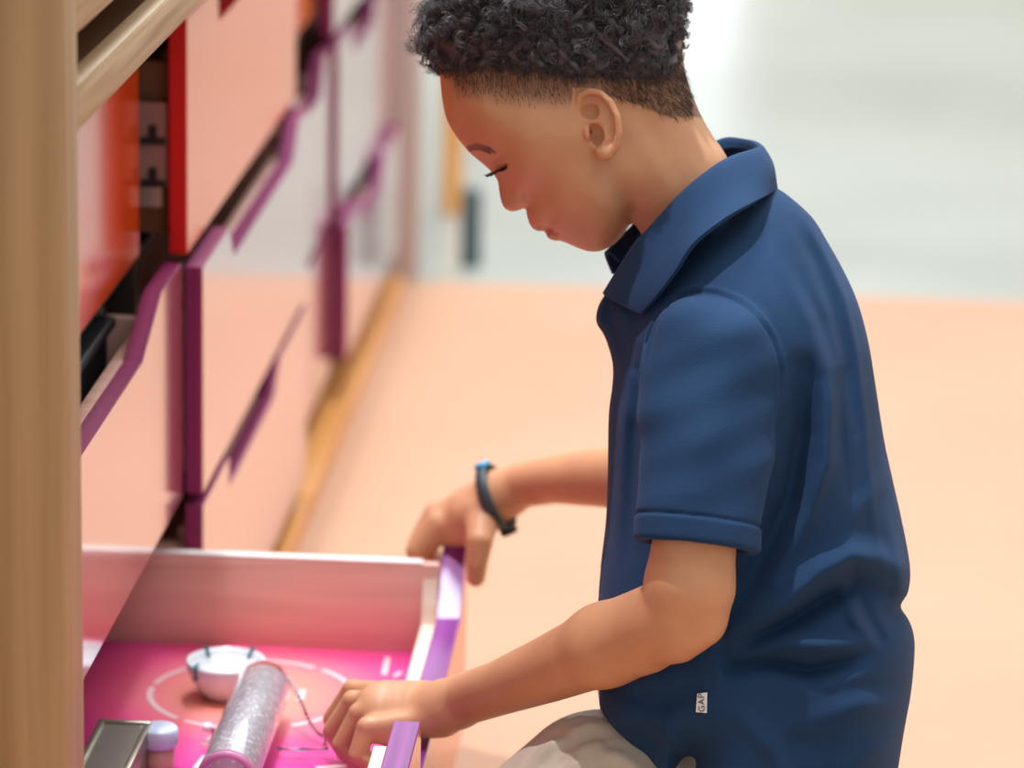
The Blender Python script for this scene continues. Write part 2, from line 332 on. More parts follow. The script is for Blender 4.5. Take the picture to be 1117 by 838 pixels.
class Inflate:     # a profile outline given depth: its half thickness comes from measured widths, rounded to the rim
    def __init__(s, poly, d0, widths, Rpx, cen=None, relief=None, res=1.0, mirror_relief=True, pw=3.0):
        s.d0 = d0; P = np.array(poly, float)
        Q = [P[0]]
        n = len(P); dense = []
        for i in range(n):      # Catmull-Rom through the outline
            a, b, c, d = P[i-1], P[i], P[(i+1) % n], P[(i+2) % n]
            for t in np.linspace(0, 1, 5)[:-1]:
                dense.append(.5*((2*b)+(-a+c)*t+(2*a-5*b+4*c-d)*t*t+(-a+3*b-3*c+d)*t**3))
        P = np.array(dense); s.x0, s.y0 = P.min(0)-22; x1, y1 = P.max(0)+22; s.res = res
        xs = np.arange(s.x0, x1, res); ys = np.arange(s.y0, y1, res); GX, GY = np.meshgrid(xs, ys); g = np.stack([GX.ravel(), GY.ravel()], 1)
        dist = np.full(len(g), 1e9); ins = np.zeros(len(g), bool)
        for i in range(len(P)):
            a, b = P[i-1], P[i]; ab = b-a; L = ab@ab+1e-12
            t = np.clip(((g-a)@ab)/L, 0, 1); q = g-a-t[:, None]*ab; dist = np.minimum(dist, (q*q).sum(1))
            c = ((a[1] > g[:, 1]) != (b[1] > g[:, 1])); xx = a[0]+(g[:, 1]-a[1])*(b[0]-a[0])/((b[1]-a[1]) if abs(b[1]-a[1]) > 1e-9 else 1e-9)
            ins ^= (c & (g[:, 0] < xx))
        dist = np.sqrt(dist)*np.where(ins, 1, -1)
        wp = np.array([(a[0], a[1]) for a in widths], float); wv = np.array([a[2] for a in widths])
        rv = np.array([(a[3] if len(a) > 3 else Rpx) for a in widths], float)
        def tps(vals):
            sc = 100.; p = wp/sc; n_ = len(p); r2 = ((p[:, None]-p[None])**2).sum(2); K = .5*r2*np.log(r2+1e-12)+np.eye(n_)*8e-3; Pm = np.hstack([np.ones((n_, 1)), p])
            A = np.block([[K, Pm], [Pm.T, np.zeros((3, 3))]]); c_ = np.linalg.solve(A, np.append(vals, [0, 0, 0]))
            gg = g/sc; R2 = ((gg[:, None]-p[None])**2).sum(2); v_ = (.5*R2*np.log(R2+1e-12))@c_[:n_]+c_[n_]+gg@c_[n_+1:]
            return np.clip(v_, vals.min(), vals.max()*1.02)
        Wm = tps(wv).reshape(GX.shape); Rm = tps(rv).reshape(GX.shape)
        def blur(a, n):
            for _ in range(n):
                b = np.pad(a, 2, 'edge'); b = (b[:-4]+b[1:-3]+b[2:-2]+b[3:-1]+b[4:])/5; a = (b[:, :-4]+b[:, 1:-3]+b[:, 2:-2]+b[:, 3:-1]+b[:, 4:])/5
            return a
        Wm = blur(Wm, 5); Rm = blur(Rm, 5); dist = dist.reshape(GX.shape)
        q = np.clip(dist/Rm, 0, 1); h2 = Wm**2*(1-(1-q)**2); h2 = np.where(dist < 0, 2*Wm**2/Rm*dist, h2)
        s.W = Wm
        h2s = np.where(dist > 6, blur(h2, 3), h2)
        s.h2 = h2s
        s.rel = np.zeros_like(h2)
        for r in (relief or []):          # (polyline, sigma px, height m) - soft ridges and hollows
            pl, sg, ht = r; dd = np.full(len(g), 1e9)
            pl = np.array(pl, float)
            hv = np.zeros(len(g)) if hasattr(ht, '__len__') else None
            for k in range(max(1, len(pl)-1)):
                a = pl[k]; b = pl[min(k+1, len(pl)-1)]; ab = b-a; L = ab@ab+1e-9; t = np.clip(((g-a)@ab)/L, 0, 1); q = g-a-t[:, None]*ab; d2 = (q*q).sum(1)
                if hv is not None:
                    hv = np.where(d2 < dd, ht[k]+(ht[min(k+1, len(pl)-1)]-ht[k])*t, hv)
                dd = np.minimum(dd, d2)
            s.rel += ((ht if hv is None else hv)*np.exp(-dd/(2*sg*sg))).reshape(GX.shape)
        if not mirror_relief: s.rel = blur(s.rel, 3)
        m = Wm.max()+.02; s.lo = np.append(bp(s.x0, s.y0, d0)[:2], d0-m); s.hi = np.append(bp(x1, y1, d0)[:2], d0+m)
        s.cen = cen; s.mr = mirror_relief
    def samp(s, M, x, y):
        i = np.clip((x-s.x0)/s.res, 0, M.shape[1]-1.001); j = np.clip((y-s.y0)/s.res, 0, M.shape[0]-1.001)
        i0 = i.astype(int); j0 = j.astype(int); a = i-i0; b = j-j0
        return (M[j0, i0]*(1-a)+M[j0, i0+1]*a)*(1-b)+(M[j0+1, i0]*(1-a)+M[j0+1, i0+1]*a)*b
    def __call__(s, X):
        x = X[:, 0]*F/s.d0+CX; y = X[:, 1]*F/s.d0+CY; w = X[:, 2]-s.d0
        if s.cen is not None: w = w-s.cen(x, y)
        h2 = s.samp(s.h2, x, y); rel = s.samp(s.rel, x, y); Wm = s.samp(s.W, x, y)
        if not s.mr: rel = np.where(w < 0, rel, 0)
        h = np.sqrt(np.maximum(h2, 0)); h = np.where(h > 0, np.maximum(h+rel*np.clip(h/.02, 0, 1), 0), 0)
        H2 = np.where(h2 > 0, h*h, h2)
        ox = np.maximum(0, np.maximum(s.lo[0]-X[:, 0], X[:, 0]-s.hi[0])); oy = np.maximum(0, np.maximum(s.lo[1]-X[:, 1], X[:, 1]-s.hi[1]))
        return (w*w-H2)/(2*np.maximum(h, .4*Wm))+ox+oy
class Fn:
    def __init__(s, f, lo, hi): s.f = f; s.lo = np.array(lo); s.hi = np.array(hi)
    def __call__(s, X): return s.f(X)
class Field:
    def __init__(s): s.ops = []
    def u(s, p, k=.004): s.ops.append((1, p, k)); return s
    def sub(s, p, k=.002): s.ops.append((0, p, k)); return s
    def __call__(s, X, lo=None, hi=None):
        if lo is None: lo, hi = X.min(0), X.max(0)
        d = np.full(len(X), .05)
        for un, p, k in s.ops:
            m = 1.2*k+.014
            if (p.lo-m > hi).any() or (p.hi+m < lo).any(): continue
            q = p(X)
            if un: d = smin(d, q, k)
            else: d = -smin(-d, q, k)
        return d
    def surf(s, x, y, d0=3.0, d1=3.7, off=0):      # first surface met along the sight line through a pixel of the photo
        t = np.arange(d0, d1, .002); X = np.stack([(x-CX)*t/F, (y-CY)*t/F, t], 1); v = s(X)
        i = np.argmax(v < 0)
        if v[i] >= 0: return None
        return t[i]-.002*(-v[i])/max(1e-9, (v[i-1]-v[i])) + off
    def mesh(s, h, B=24):
        lo = np.min([p.lo for u_, p, k in s.ops if u_], 0)-.01; hi = np.max([p.hi for u_, p, k in s.ops if u_], 0)+.01
        nb = np.ceil((hi-lo)/(h*B)).astype(int); c = 3
        ids = []
        # coarse scan, one slab of blocks at a time
        step = h*B/c
        for bx in range(nb[0]):
            gx = lo[0]+bx*h*B+np.arange(c+1)*step; gy = lo[1]+np.arange(nb[1]*c+1)*step; gz = lo[2]+np.arange(nb[2]*c+1)*step
            G = np.stack(np.meshgrid(gx, gy, gz, indexing='ij'), -1); v = s(G.reshape(-1, 3)).reshape(G.shape[:3])
            for by in range(nb[1]):
                for bz in range(nb[2]):
                    q = v[:, by*c:by*c+c+1, bz*c:bz*c+c+1]
                    if np.abs(q).min() < step*1.3: ids.append((bx, by, bz))
        VK = []; VP = []; FQ = []
        N = nb*B+3
        def key(i, j, k): return (i.astype(np.int64)*N[1]+j)*N[2]+k
        ar = np.arange(-1, B+1)
        for b in ids:
            o = np.array(b)*B; gi = [ar+o[a] for a in range(3)]
            ax = [lo[a]+gi[a]*h for a in range(3)]
            G = np.stack(np.meshgrid(*ax, indexing='ij'), -1).reshape(-1, 3); v = s(G).reshape(B+2, B+2, B+2)
            sg = v < 0
            if sg.all() or not sg.any(): continue
            n = B+1; acc = np.zeros((n, n, n, 3)); cnt = np.zeros((n, n, n))
            for axn in range(3):
                for a in (0, 1):
                    for c2 in (0, 1):
                        sl0 = [slice(0, n)]*3; sl1 = [slice(0, n)]*3; oth = [q for q in range(3) if q != axn]
                        sl0[oth[0]] = slice(a, n+a); sl0[oth[1]] = slice(c2, n+c2); sl1[oth[0]] = slice(a, n+a); sl1[oth[1]] = slice(c2, n+c2); sl1[axn] = slice(1, n+1)
                        v0 = v[tuple(sl0)]; v1 = v[tuple(sl1)]; cr = (v0 < 0) != (v1 < 0); t = np.where(cr, v0/np.where(cr, v0-v1, 1), 0)
                        pos = np.zeros((n, n, n, 3)); pos[..., axn] = t; pos[..., oth[0]] = a; pos[..., oth[1]] = c2
                        acc += pos*cr[..., None]; cnt += cr
            act = np.argwhere(cnt > 0); ii = act-1+o
            P = lo+h*(ii+acc[cnt > 0]/cnt[cnt > 0][:, None])
            VK.append(key(ii[:, 0]+1, ii[:, 1]+1, ii[:, 2]+1)); VP.append(P)
            for axn in range(3):
                oth = [(axn+1) % 3, (axn+2) % 3]
                s0 = [slice(1, n)]*3; s1 = [slice(1, n)]*3; s1[axn] = slice(2, n+1)
                a0 = sg[tuple(s0)]; a1 = sg[tuple(s1)]; e = np.argwhere(a0 != a1)
                if not len(e): continue
                fl = a0[tuple(e.T)]; e = e+o       # lattice index of edge start
                cells = []
                for da, db_ in ((-1,-1),(0,-1),(0,0),(-1,0)):
                    q = e.copy(); q[:, oth[0]] += da; q[:, oth[1]] += db_; cells.append(key(q[:, 0]+1, q[:, 1]+1, q[:, 2]+1))
                Q = np.stack(cells, 1); Q[~fl] = Q[~fl][:, ::-1]; FQ.append(Q)
        K = np.concatenate(VK); P = np.concatenate(VP); uk, fi = np.unique(K, return_index=True); P = P[fi]; Q = np.searchsorted(uk, np.concatenate(FQ))
        lb = np.arange(len(P))                  # keep the one connected surface, drop crumbs
        while True:
            old = lb.copy(); mn = lb[Q].min(1)
            for k in range(4): np.minimum.at(lb, Q[:, k], mn)
            lb = lb[lb]; lb = lb[lb]
            if (lb == old).all(): break
        big = np.bincount(lb).argmax(); keep = lb == big; new = np.cumsum(keep)-1
        return P[keep], new[Q[keep[Q[:, 0]]]]
def vnormals(P, Q):
    n = np.cross(P[Q[:, 2]]-P[Q[:, 0]], P[Q[:, 3]]-P[Q[:, 1]]); N = np.zeros_like(P)
    for k in range(4): np.add.at(N, Q[:, k], n)
    return N/(np.linalg.norm(N, axis=1)[:, None]+1e-12)
def relax(P, Q, n=1, f=.5):
    for _ in range(n):
        A = np.zeros_like(P); c = np.zeros(len(P))
        for k in range(4): np.add.at(A, Q[:, k], P[Q[:, (k+1) % 4]]+P[Q[:, k-1]]); np.add.at(c, Q[:, k], 2)
        P = P+f*(A/c[:, None]-P)
    return P
DH = 3.40                                  # distance of the head's and trunk's middle plane
skull = [(480,84),(480,70),(483,45),(493,15),(514,-12),(556,-36),(615,-48),(672,-42),(716,-18),(738,18),(744,50),(746,76),(749.5,100),(757,124),(772,149),(792,177),(800,220),(775,275),(735,290),(712,264),(700,246),(692,237.5),(688,238),(684,246),(677.5,258),(668.5,267),(657.6,273),(648.6,274.6),(639.7,273.8),(629,270),(618,265.2),(611,262.8),(605,262.6),(600,261),(596.5,257.5),(594.8,253.2),(592,251.6),(587.7,252.2),(581.5,249.8),(577.2,243),(574.6,234),(573,227),(567,229),(559,230.8),(551.5,228),(547,220.4),(544.6,209),(543,198),(538.5,190.5),(530,181.5),(515,169),(508,161.5),(498,149),(487.5,131),(482.5,110)]
hw = [(620,0,.086,75),(620,50,.092,75),(560,40,.082,70),(515,60,.068,60),(492,90,.060,50),(500,125,.062,50),(540,110,.075,50),(600,110,.088,60),(650,130,.086,60),(700,80,.080,70),(735,60,.066,60),(735,110,.060,50),(700,150,.066,50),(735,160,.058,50),(770,185,.055,50),(770,240,.058,50),(725,225,.056,50),
 (514,160,.052,36),(528,165,.060,34),(540,172,.052,26),(548,180,.055,26),(560,190,.063,34),(590,185,.078,50),(630,190,.080,60),(537,188,.020,10),(546,196,.018,12),(550,206,.016,14),(553,220,.017,14),(562,222,.021,14),(558,206,.024,16),(570,214,.034,22),(576,225,.030,20),
 (583,236,.036,24),(590,247,.033,20),(600,256,.031,18),(604,246,.045,26),(618,255,.043,24),(640,262,.036,24),(660,262,.042,26),(625,235,.062,36),(655,230,.068,38),(680,225,.064,34),(675,190,.075,50)]
rel = [([(594,251.8),(600,252.6),(607,254.6)],1.5,-.0022),([(585,246),(593,248),(602,249)],3.0,.0012),([(598,257),(606,257.5)],2.6,.0018),([(611,256)],2.5,-.0012),
 ([(570,212),(577,221),(579,229)],2.2,-.0030),([(564,221),(570,223)],3.4,.0034),([(563.5,227),(569,226.4)],1.5,-.003),
 ([(540,178.5),(549,175),(557,176)],2.2,-.0024),([(541,184.5),(548,181.5),(553,182)],3.6,.0035),([(538.5,190.2),(545,188.0),(552,184.0),(555,183)],1.0,-.0032),([(549,193),(560,189)],4,-.0008),
 ([(512,163),(524,163),(536,167)],4,.0016),([(578,192),(596,200)],10,.0016),([(600,150),(630,160)],14,.001),
 ([(664,196),(680,216),(690,232)],9,[-.002,-.007,-.009]),([(645,215),(665,240),(655,258)],10,.002),([(690,150),(712,185),(735,225)],9,.003),([(694,120),(705,145)],12,-.003)]
body = Field()
body.u(Inflate(skull, DH, hw, 50, relief=rel), .004)
# neck and the trunk hidden in the shirt
body.u(Chain([(710,140,DH),(726,184,DH),(749,228,DH),(766,290,DH)], [50,53,50,44], flat=((0,0,1),1.18)), .040)
body.u(Chain([(700,226,DH-.012),(728,262,DH-.018)], [16,16]), .012)
body.u(Chain([(775,330,DH),(800,450,DH),(825,620,DH),(830,760,DH)], [70,85,90,80], flat=((0,0,1),1.1)), .02)
body.u(Chain([(780,340,DH),(774,385,3.30),(770,420,3.24)], [50,38,28]), .01); body.u(Chain([(780,340,DH),(774,385,3.50),(770,420,3.56)], [50,40,40]), .01)
# ear
E0 = DH-.0845
def ept(x, y, o): return (x, y, E0-o)
body.u(Ell(ept(655,136,.0035), (20.5,36,.0055), ang=-12, tilt=-20), .004)
body.u(Chain([ept(633,128,.001),ept(630,115,.003),ept(633,104,.006),ept(643,99.2,.009),ept(655,102,.012),ept(666,112,.014),ept(673.2,127,.0155),ept(675.4,145,.0145),ept(672,160,.0115),ept(664,169,.008)], [3.6,3.9,4.0,4.1,4.3,4.5,4.5,4.4,4.6,5.2]), .0012)
body.u(Ell(ept(658,166,.0055), (9.0,9.5,.0065), ang=0), .004)
body.sub(Chain([ept(638,120,.0065),ept(643,111,.010),ept(653,110,.012),ept(662,120,.0135),ept(666,134,.0135),ept(667,148,.012)], [5.2,6.2,4.8,3.5,3.0,2.2]), .0018)
body.sub(Ell(ept(643.5,122.5,.006), (10,9.5,.0085), ang=-15), .002)
body.sub(Ell(ept(651,147,.008), (9.8,14.5,.0135), ang=-14), .002)
body.u(Chain([ept(634,131,.002),ept(643,132.5,.004),ept(653,133.5,.006),ept(660,140,.0085),ept(662,152,.0085),ept(656,161,.006)], [2.6,2.3,2.4,2.9,2.9,3.0]), .0022)
body.u(Ell(ept(640,146,.0035), (3.6,7,.0045), ang=-10), .003)
body.sub(Chain([ept(646,145,.003),ept(643,144,-.006)], [2.6,2.2]), .001)
# near arm and hand
body.u(Chain([(772,400,3.24),(762,500,3.215),(758,588,3.20),(752,640,3.20)], [26,30,46,48]), .01)
body.u(Chain([(752,640,3.20),(742,668,3.205),(700,690,3.245),(660,704,3.275)], [47,43,46.5,44.5]), .010)
body.u(Chain([(768,680,3.20),(740,688,3.21)], [23,33]), .014)
body.u(Chain([(660,704,3.275),(600,729.5,3.33),(545,750.5,3.385),(508,762.5,3.43),(486,770,3.445)], [44,36.5,30,28.5,29]), .012)
hn = (.18,-.80,-.57)    # normal of the back of the near hand
body.u(Chain([(492,768,3.445),(462,772,3.462),(425,771,3.472)], [31,36,36], flat=(hn,.62)), .012)
M4 = [((384,753,3.515),(362,784,3.530),(372,812,3.535),(398,822,3.532)),((384,765,3.490),(362,797,3.500),(376,822,3.505),(404,830,3.503)),
      ((391,779,3.465),(372,813,3.470),(390,834,3.472),(418,838,3.472)),((400,794,3.440),(390,824,3.440),(408,836,3.444),(432,834,3.452))]
for i, (m, p_, t_, e_) in enumerate(M4):
    q = (470-i*2, 758+i*9, 3.475-i*.012)
    body.u(Chain([q, m], [13, 11.2]), .006)
    body.u(Chain([m, p_, t_, e_], [11.2+.0*i, 10.2, 9.2, 7.8] if i < 3 else [11.2, 10.4, 9.2, 8.0]), .0009)
    body.u(Ell((m[0]+1, m[1]-2, m[2]-.001), (9,8,.008)), .005)
body.u(Chain([(482,782,3.452),(440,788,3.456),(412,794,3.452)], [22,19,15]), .008)
body.u(Chain([(414,796,3.450),(438,803,3.458),(428,818,3.457)], [15,15,11]), .006)
body.u(Chain([(480,772,3.50),(462,784,3.53),(448,800,3.535),(436,812,3.530)], [15,13,11,9.5]), .006)
# far arm and hand
body.u(Chain([(770,400,3.56),(765,470,3.62),(752,522,3.68)], [50,46,43]), .01)
body.u(Chain([(752,522,3.68),(700,520,3.72),(655,520,3.755),(605,523,3.80),(570,529,3.83),(546,540,3.845)], [40,38,33.5,26.5,25,27]), .012)
body.u(Chain([(546,540,3.845),(520,557,3.86),(499,569,3.88)], [30,36,34], flat=((-.3,-.8,-.4),.8)), .012)
for i in range(4):
    k = i*1.0; m = (481-2*i+k*1.5, 572-3.5*i, 3.865+.022*i); p_ = (457+1.0*i, 601-3*i, 3.872+.022*i); t_ = (464+2*i, 621-3*i, 3.876+.022*i); e_ = (484+2*i, 624-3*i, 3.876+.022*i)
    body.u(Chain([(520, 553-2*i, 3.865+.012*i), m], [15,14]), .008)
    body.u(Chain([m, p_, t_, e_], [17,14.5,12.5,10]), .0016)
body.u(Chain([(526,562,3.835),(523,590,3.812),(520,615,3.812),(519,630,3.815)], [20,15,12,10.5]), .009)
import time as _t; _t0 = _t.time()
QH = 1.0 if not globals().get('DRAFT') else 2.0
P, Q = body.mesh(.00165*QH); P = relax(P, Q, 1, .4)
print('body', len(P), _t.time()-_t0)
bodyN = vnormals(P, Q)
# skin colour varies where the skin itself does: lips, stubble of the fade, brow, knuckle folds
def near_line(px, py, pl):
    pl = np.array(pl, float); dd = np.full(len(px), 1e9); g = np.stack([px, py], 1)
    for k in range(max(1, len(pl)-1)):
        a = pl[k]; b = pl[min(k+1, len(pl)-1)]; ab = b-a; t = np.clip(((g-a)@ab)/(ab@ab+1e-9), 0, 1); q = g-a-t[:, None]*ab; dd = np.minimum(dd, np.sqrt((q*q).sum(1)))
    return dd
SX = P[:, 0]*F/DH+CX; SY = P[:, 1]*F/DH+CY; SXn = P[:, 0]*F/(DH-.085)+CX; SYn = P[:, 1]*F/(DH-.085)+CY     # head-plane coordinates, the same for both sides of the head
head = (np.abs(P[:, 2]-DH) < .12) & (SY < 275)
tint = np.ones((len(P), 4)); tint[:, :3] = (1, 1, 1)
def paint(m, c, a):
    a = (a*m)[:, None]; tint[:, :3] = tint[:, :3]*(1-a)+tint[:, :3]*np.array(c)*a
def step(x, a, b): t = np.clip((x-a)/(b-a), 0, 1); return t*t*(3-2*t)
lip = np.maximum(1-step(near_line(SX, SY, [(588,250),(594,251),(601,253)]), 1.5, 4.0)*1.0, 1-step(near_line(SX, SY, [(598,257.5),(606,258.5)]), 2.0, 5.0))
paint(head, (.72,.42,.46), lip*.8)
def hairline(x):      # lower limit of the stubble along the side of the head
    return np.interp(x, [478,490,500,520,560,600,622,640,660,690,705,722,735,752], [84,98,110,116,122,126,124,112,104,112,117,124,127,124])
stub = 1-step(SYn-hairline(SXn), -26, 0); stub = np.where(SXn > 655, 1-step(SYn-hairline(SXn), -3, 1), stub)
front = near_line(SX, SY, [(497,86),(499,104)])
earmask = (np.abs(P[:, 2]-DH) > .0895) & (SXn > 624) & (SXn < 684) & (SYn > 96) & (SYn < 182)
paint(head & ~earmask & (SX > 484), (.34,.33,.36), stub*.80*step(SX, 485, 500))
brow = 1-step(near_line(SX, SY, [(511,163.5),(520,162.5),(533,167)]), 1.5, 4.5)
paint(head & (np.abs(P[:, 2]-DH) < .075), (.30,.26,.25), brow*.8)
lid = 1-step(near_line(SX, SY, [(539.5,189.5),(546,187),(553,183.5)]), .6, 1.8)
paint(head, (.22,.18,.18), lid*.9)
PX = P[:, 0]*F/P[:, 2]+CX; PY = P[:, 1]*F/P[:, 2]+CY
skin = mat('warm_brown_skin', (.40,.175,.085), rough=.46, sss=.18, ior=1.42)
t, b = nt(skin); N = t.nodes
at_ = N.new('ShaderNodeAttribute'); at_.attribute_name = 'tint'
tc = N.new('ShaderNodeTexCoord'); nz = N.new('ShaderNodeTexNoise'); nz.inputs['Scale'].default_value = 38; nz.inputs['Detail'].default_value = 3
rp = N.new('ShaderNodeValToRGB'); rp.color_ramp.elements[0].position = .3; rp.color_ramp.elements[1].position = .7
rp.color_ramp.elements[0].color = (.60,.295,.155,1); rp.color_ramp.elements[1].color = (.67,.34,.18,1)
mx = N.new('ShaderNodeMix'); mx.data_type = 'RGBA'; mx.blend_type = 'MULTIPLY'; mx.inputs[0].default_value = 1
t.links.new(tc.outputs['Object'], nz.inputs['Vector']); t.links.new(nz.outputs['Fac'], rp.inputs[0]); t.links.new(rp.outputs[0], mx.inputs[6]); t.links.new(at_.outputs['Color'], mx.inputs[7]); t.links.new(mx.outputs[2], b.inputs['Base Color'])
nz2 = N.new('ShaderNodeTexNoise'); nz2.inputs['Scale'].default_value = 900; bmp = N.new('ShaderNodeBump'); bmp.inputs['Strength'].default_value = .12; bmp.inputs['Distance'].default_value = .0004
t.links.new(tc.outputs['Object'], nz2.inputs['Vector']); t.links.new(nz2.outputs['Fac'], bmp.inputs['Height']); t.links.new(bmp.outputs[0], b.inputs['Normal'])
hip = W(bp(850,860,3.40)); org = (hip[0]+.02, hip[1], ZF)
boy = thing('person', 'boy in navy polo shirt and khaki trousers kneeling at the open drawer', 'person', org)
bodyo = link_mesh('body', W(P), Q, skin, boy, smooth=True)
a = bodyo.data.color_attributes.new('tint', 'FLOAT_COLOR', 'POINT'); a.data.foreach_set('color', tint.ravel())
# ------------------------------------------------------------------ shirt
navy = mat('navy_pique_cotton', (.012,.035,.10), rough=.85, sheen=.10, ior=1.3)
t, b = nt(navy); b.inputs['Sheen Roughness'].default_value = .5; b.inputs['Sheen Tint'].default_value = (.35,.55,.95,1)
N = t.nodes; tc = N.new('ShaderNodeTexCoord'); nz = N.new('ShaderNodeTexNoise'); nz.inputs['Scale'].default_value = 9; nz.inputs['Detail'].default_value = 5
rp = N.new('ShaderNodeValToRGB'); rp.color_ramp.elements[0].color = (.010,.036,.090,1); rp.color_ramp.elements[1].color = (.014,.047,.114,1); rp.color_ramp.elements[0].position = .35; rp.color_ramp.elements[1].position = .65
nz2 = N.new('ShaderNodeTexNoise'); nz2.inputs['Scale'].default_value = 1100; nz2.inputs['Detail'].default_value = 1
bmp = N.new('ShaderNodeBump'); bmp.inputs['Strength'].default_value = .45; bmp.inputs['Distance'].default_value = .0008
for q in ((tc.outputs['Object'], nz.inputs['Vector']),(nz.outputs['Fac'], rp.inputs[0]),(rp.outputs[0], b.inputs['Base Color']),(tc.outputs['Object'], nz2.inputs['Vector']),(nz2.outputs['Fac'], bmp.inputs['Height']),(bmp.outputs[0], b.inputs['Normal'])): t.links.new(*q)
trunk = [(842,203),(858,212.5),(885,237),(902,264),(919,294.5),(934.5,329),(946,371),(953.6,417),(963,478),(972,520),(981,560),(989,600),(991.5,625),(989,645),(982,660),(990,675),(995,690),(996,710),(992,752),(984,795),(977,838),(970,872),(935,893),(870,898),(800,892),(756,884),(748,850),(748,821),(740,828),(733,837),(724,842),(705.5,834),(685,813),(668,795),(656.6,779),(651.6,765),(650,740),(651,700),(652,660),(655,620),(661,567),(663,514),(664,453),(668,420),(668,395),(660,368),(650,348),(660,318),(690,285),(730,240),(780,205),(815,190)]
tw = [(800,212,.060,70),(835,225,.075,60),(740,262,.070,60),(690,300,.055,40),(665,345,.045,34),(770,300,.120,90),(830,290,.120,90),(880,300,.115,90),(770,360,.155,100),(700,380,.110,70),(840,380,.158,100),(920,370,.120,90),(720,470,.140,90),(800,480,.158,100),(880,480,.155,100),(940,480,.130,90),(690,600,.130,80),(780,600,.155,100),(870,600,.155,100),(960,620,.125,80),(665,770,.140,24),(690,805,.150,24),(720,835,.155,24),(752,830,.165,15),(770,850,.172,14),(800,872,.17,26),(740,800,.17,60),(720,740,.155,60),(820,740,.172,90),(920,740,.165,90),(980,740,.14,80),(700,800,.150,50),(850,850,.17,70)]
fold = [ # (path, softness px, height m)
 ([(792,672),(835,648),(880,612),(912,597),(945,603),(974,620)], 9, [.008,.016,.022,.022,.016,.008]),
 ([(784,698),(835,676),(885,646),(918,632),(955,642)], 8, [-.014,-.026,-.028,-.020,-.008]),
 ([(788,694),(832,686),(880,690),(925,688)], 6, [.008,.012,.012,.005]),
 ([(786,716),(830,710),(868,718),(905,710),(935,703)], 6, [-.016,-.022,-.024,-.016,-.004]),
 ([(905,635),(918,668),(940,690)], 5, [.005,.011,.005]),([(926,648),(946,688)], 4.5, -.009),([(940,655),(965,668),(985,662)], 5, [-.003,-.010,-.012]),
 ([(955,560),(968,600),(972,640)], 6, [.002,.008,.004]),
 ([(862,405),(860,470),(848,540),(815,610),(790,650)], 10, [-.012,-.028,-.026,-.018,-.006]),
 ([(884,375),(890,440),(886,500),(864,560),(828,622)], 7, [.002,.012,.014,.012,.005]),
 ([(912,530),(905,470),(908,410)], 7, [-.004,-.011,-.004]),
 ([(866,228),(890,272),(912,325),(925,385),(933,460),(938,540),(946,600)], 3.8, [.003,.007,.009,.008,.007,.005,.001]),
 ([(858,245),(882,288),(900,340),(913,400),(921,470)], 5, [-.002,-.006,-.008,-.007,-.002]),
 ([(845,300),(868,350),(880,400)], 6, [.002,.006,.004]),([(858,300),(884,352),(896,392)], 5, [-.001,-.004,-.002]),
 ([(684,400),(680,450),(676,520),(672,600)], 4.5, [.005,.009,.006,.002]),([(695,405),(689,470),(685,540),(682,600)], 5, [-.007,-.012,-.009,-.003]),([(670,430),(667,500)],4,[.002,.004]),
 ([(660,335),(672,365),(682,400)], 4.5, [-.006,-.009,-.004]),([(690,345),(684,375),(690,400)], 5, [-.006,-.008,-.005]),
 ([(766,712),(764,735),(762,760),(759,790),(756,815)], 1.4, -.0022),
 ([(790,760),(830,800),(845,838)], 7, [.001,.007,.004]),([(800,830),(850,790),(900,800)], 8, [-.001,-.006,-.001]),
 ([(700,770),(730,790),(748,812)], 5, [.002,.007,.003]),([(680,745),(715,752),(745,740)], 7, [-.006,-.011,-.005]),([(665,780),(700,790),(735,825)], 5, [.001,-.005,-.001]),
 ([(860,770),(920,752),(968,758)], 8, [.001,.007,.002]),([(880,742),(930,735),(975,742)], 7, [-.001,-.006,-.001]),([(880,830),(940,800),(980,790)],8,[.0,.007,.001]),([(905,570),(930,545),(950,520)],7,[.001,.004,.001])]
shirt = Field()
shirt.u(Inflate(trunk, DH, tw, 90, relief=fold, mirror_relief=False), .004)
sh_ax = [bp(774,402,3.262), bp(766,470,3.240), bp(758.5,597,3.198)]
axd = sh_ax[2]-sh_ax[1]; axd /= np.linalg.norm(axd)
sl = Chain([(777,398,3.262),(771,470,3.238),(762,560,3.208),(758.5,640,3.19)], [76,74,68.5,69], flat=((0,0,1),.88))
# the sleeve's band: a slightly fuller ring between two planes, both square to the arm
cn = bp(827,604,3.2)-bp(690,588,3.2); cn = np.array([-cn[1], cn[0], 0.]); cn /= np.linalg.norm(cn); cn = cn if cn[1] > 0 else -cn
cn = cn+np.array([0,0,-.12]); cn /= np.linalg.norm(cn)
e0 = bp(758.5,597.5,3.2)
def sleeve_f(X):
    t = (X-e0)@cn; band = 30*3.2/F
    r = sl(X)
    dx = (X[:, 0]-sh_ax[1][0]); 
    wob = (.0016*np.sin(X[:, 0]*90+X[:, 1]*34+.6)+.0014*np.sin(X[:, 1]*62-X[:, 0]*38+2.0)+.0008*np.sin(X[:, 1]*150+X[:, 0]*60))*np.clip(-t/.08, 0, 1)
    r = r-.0012*np.clip((t+band)/.0015, 0, 1)+.0022*np.exp(-((t+band)/.0016)**2)+wob
    k = .006
    return -smin(-r, -(t), k)
shirt.u(Fn(sleeve_f, sl.lo, sl.hi), .009)
hole = Chain([(757.5,618,3.192),(756,700,3.185)], [60,64], flat=((0,0,1),.88)); shirt.sub(hole, .002)
slf = Chain([(777,398,3.55),(765,470,3.60),(748,520,3.66)], [72,66,58]); shirt.u(slf, .03)
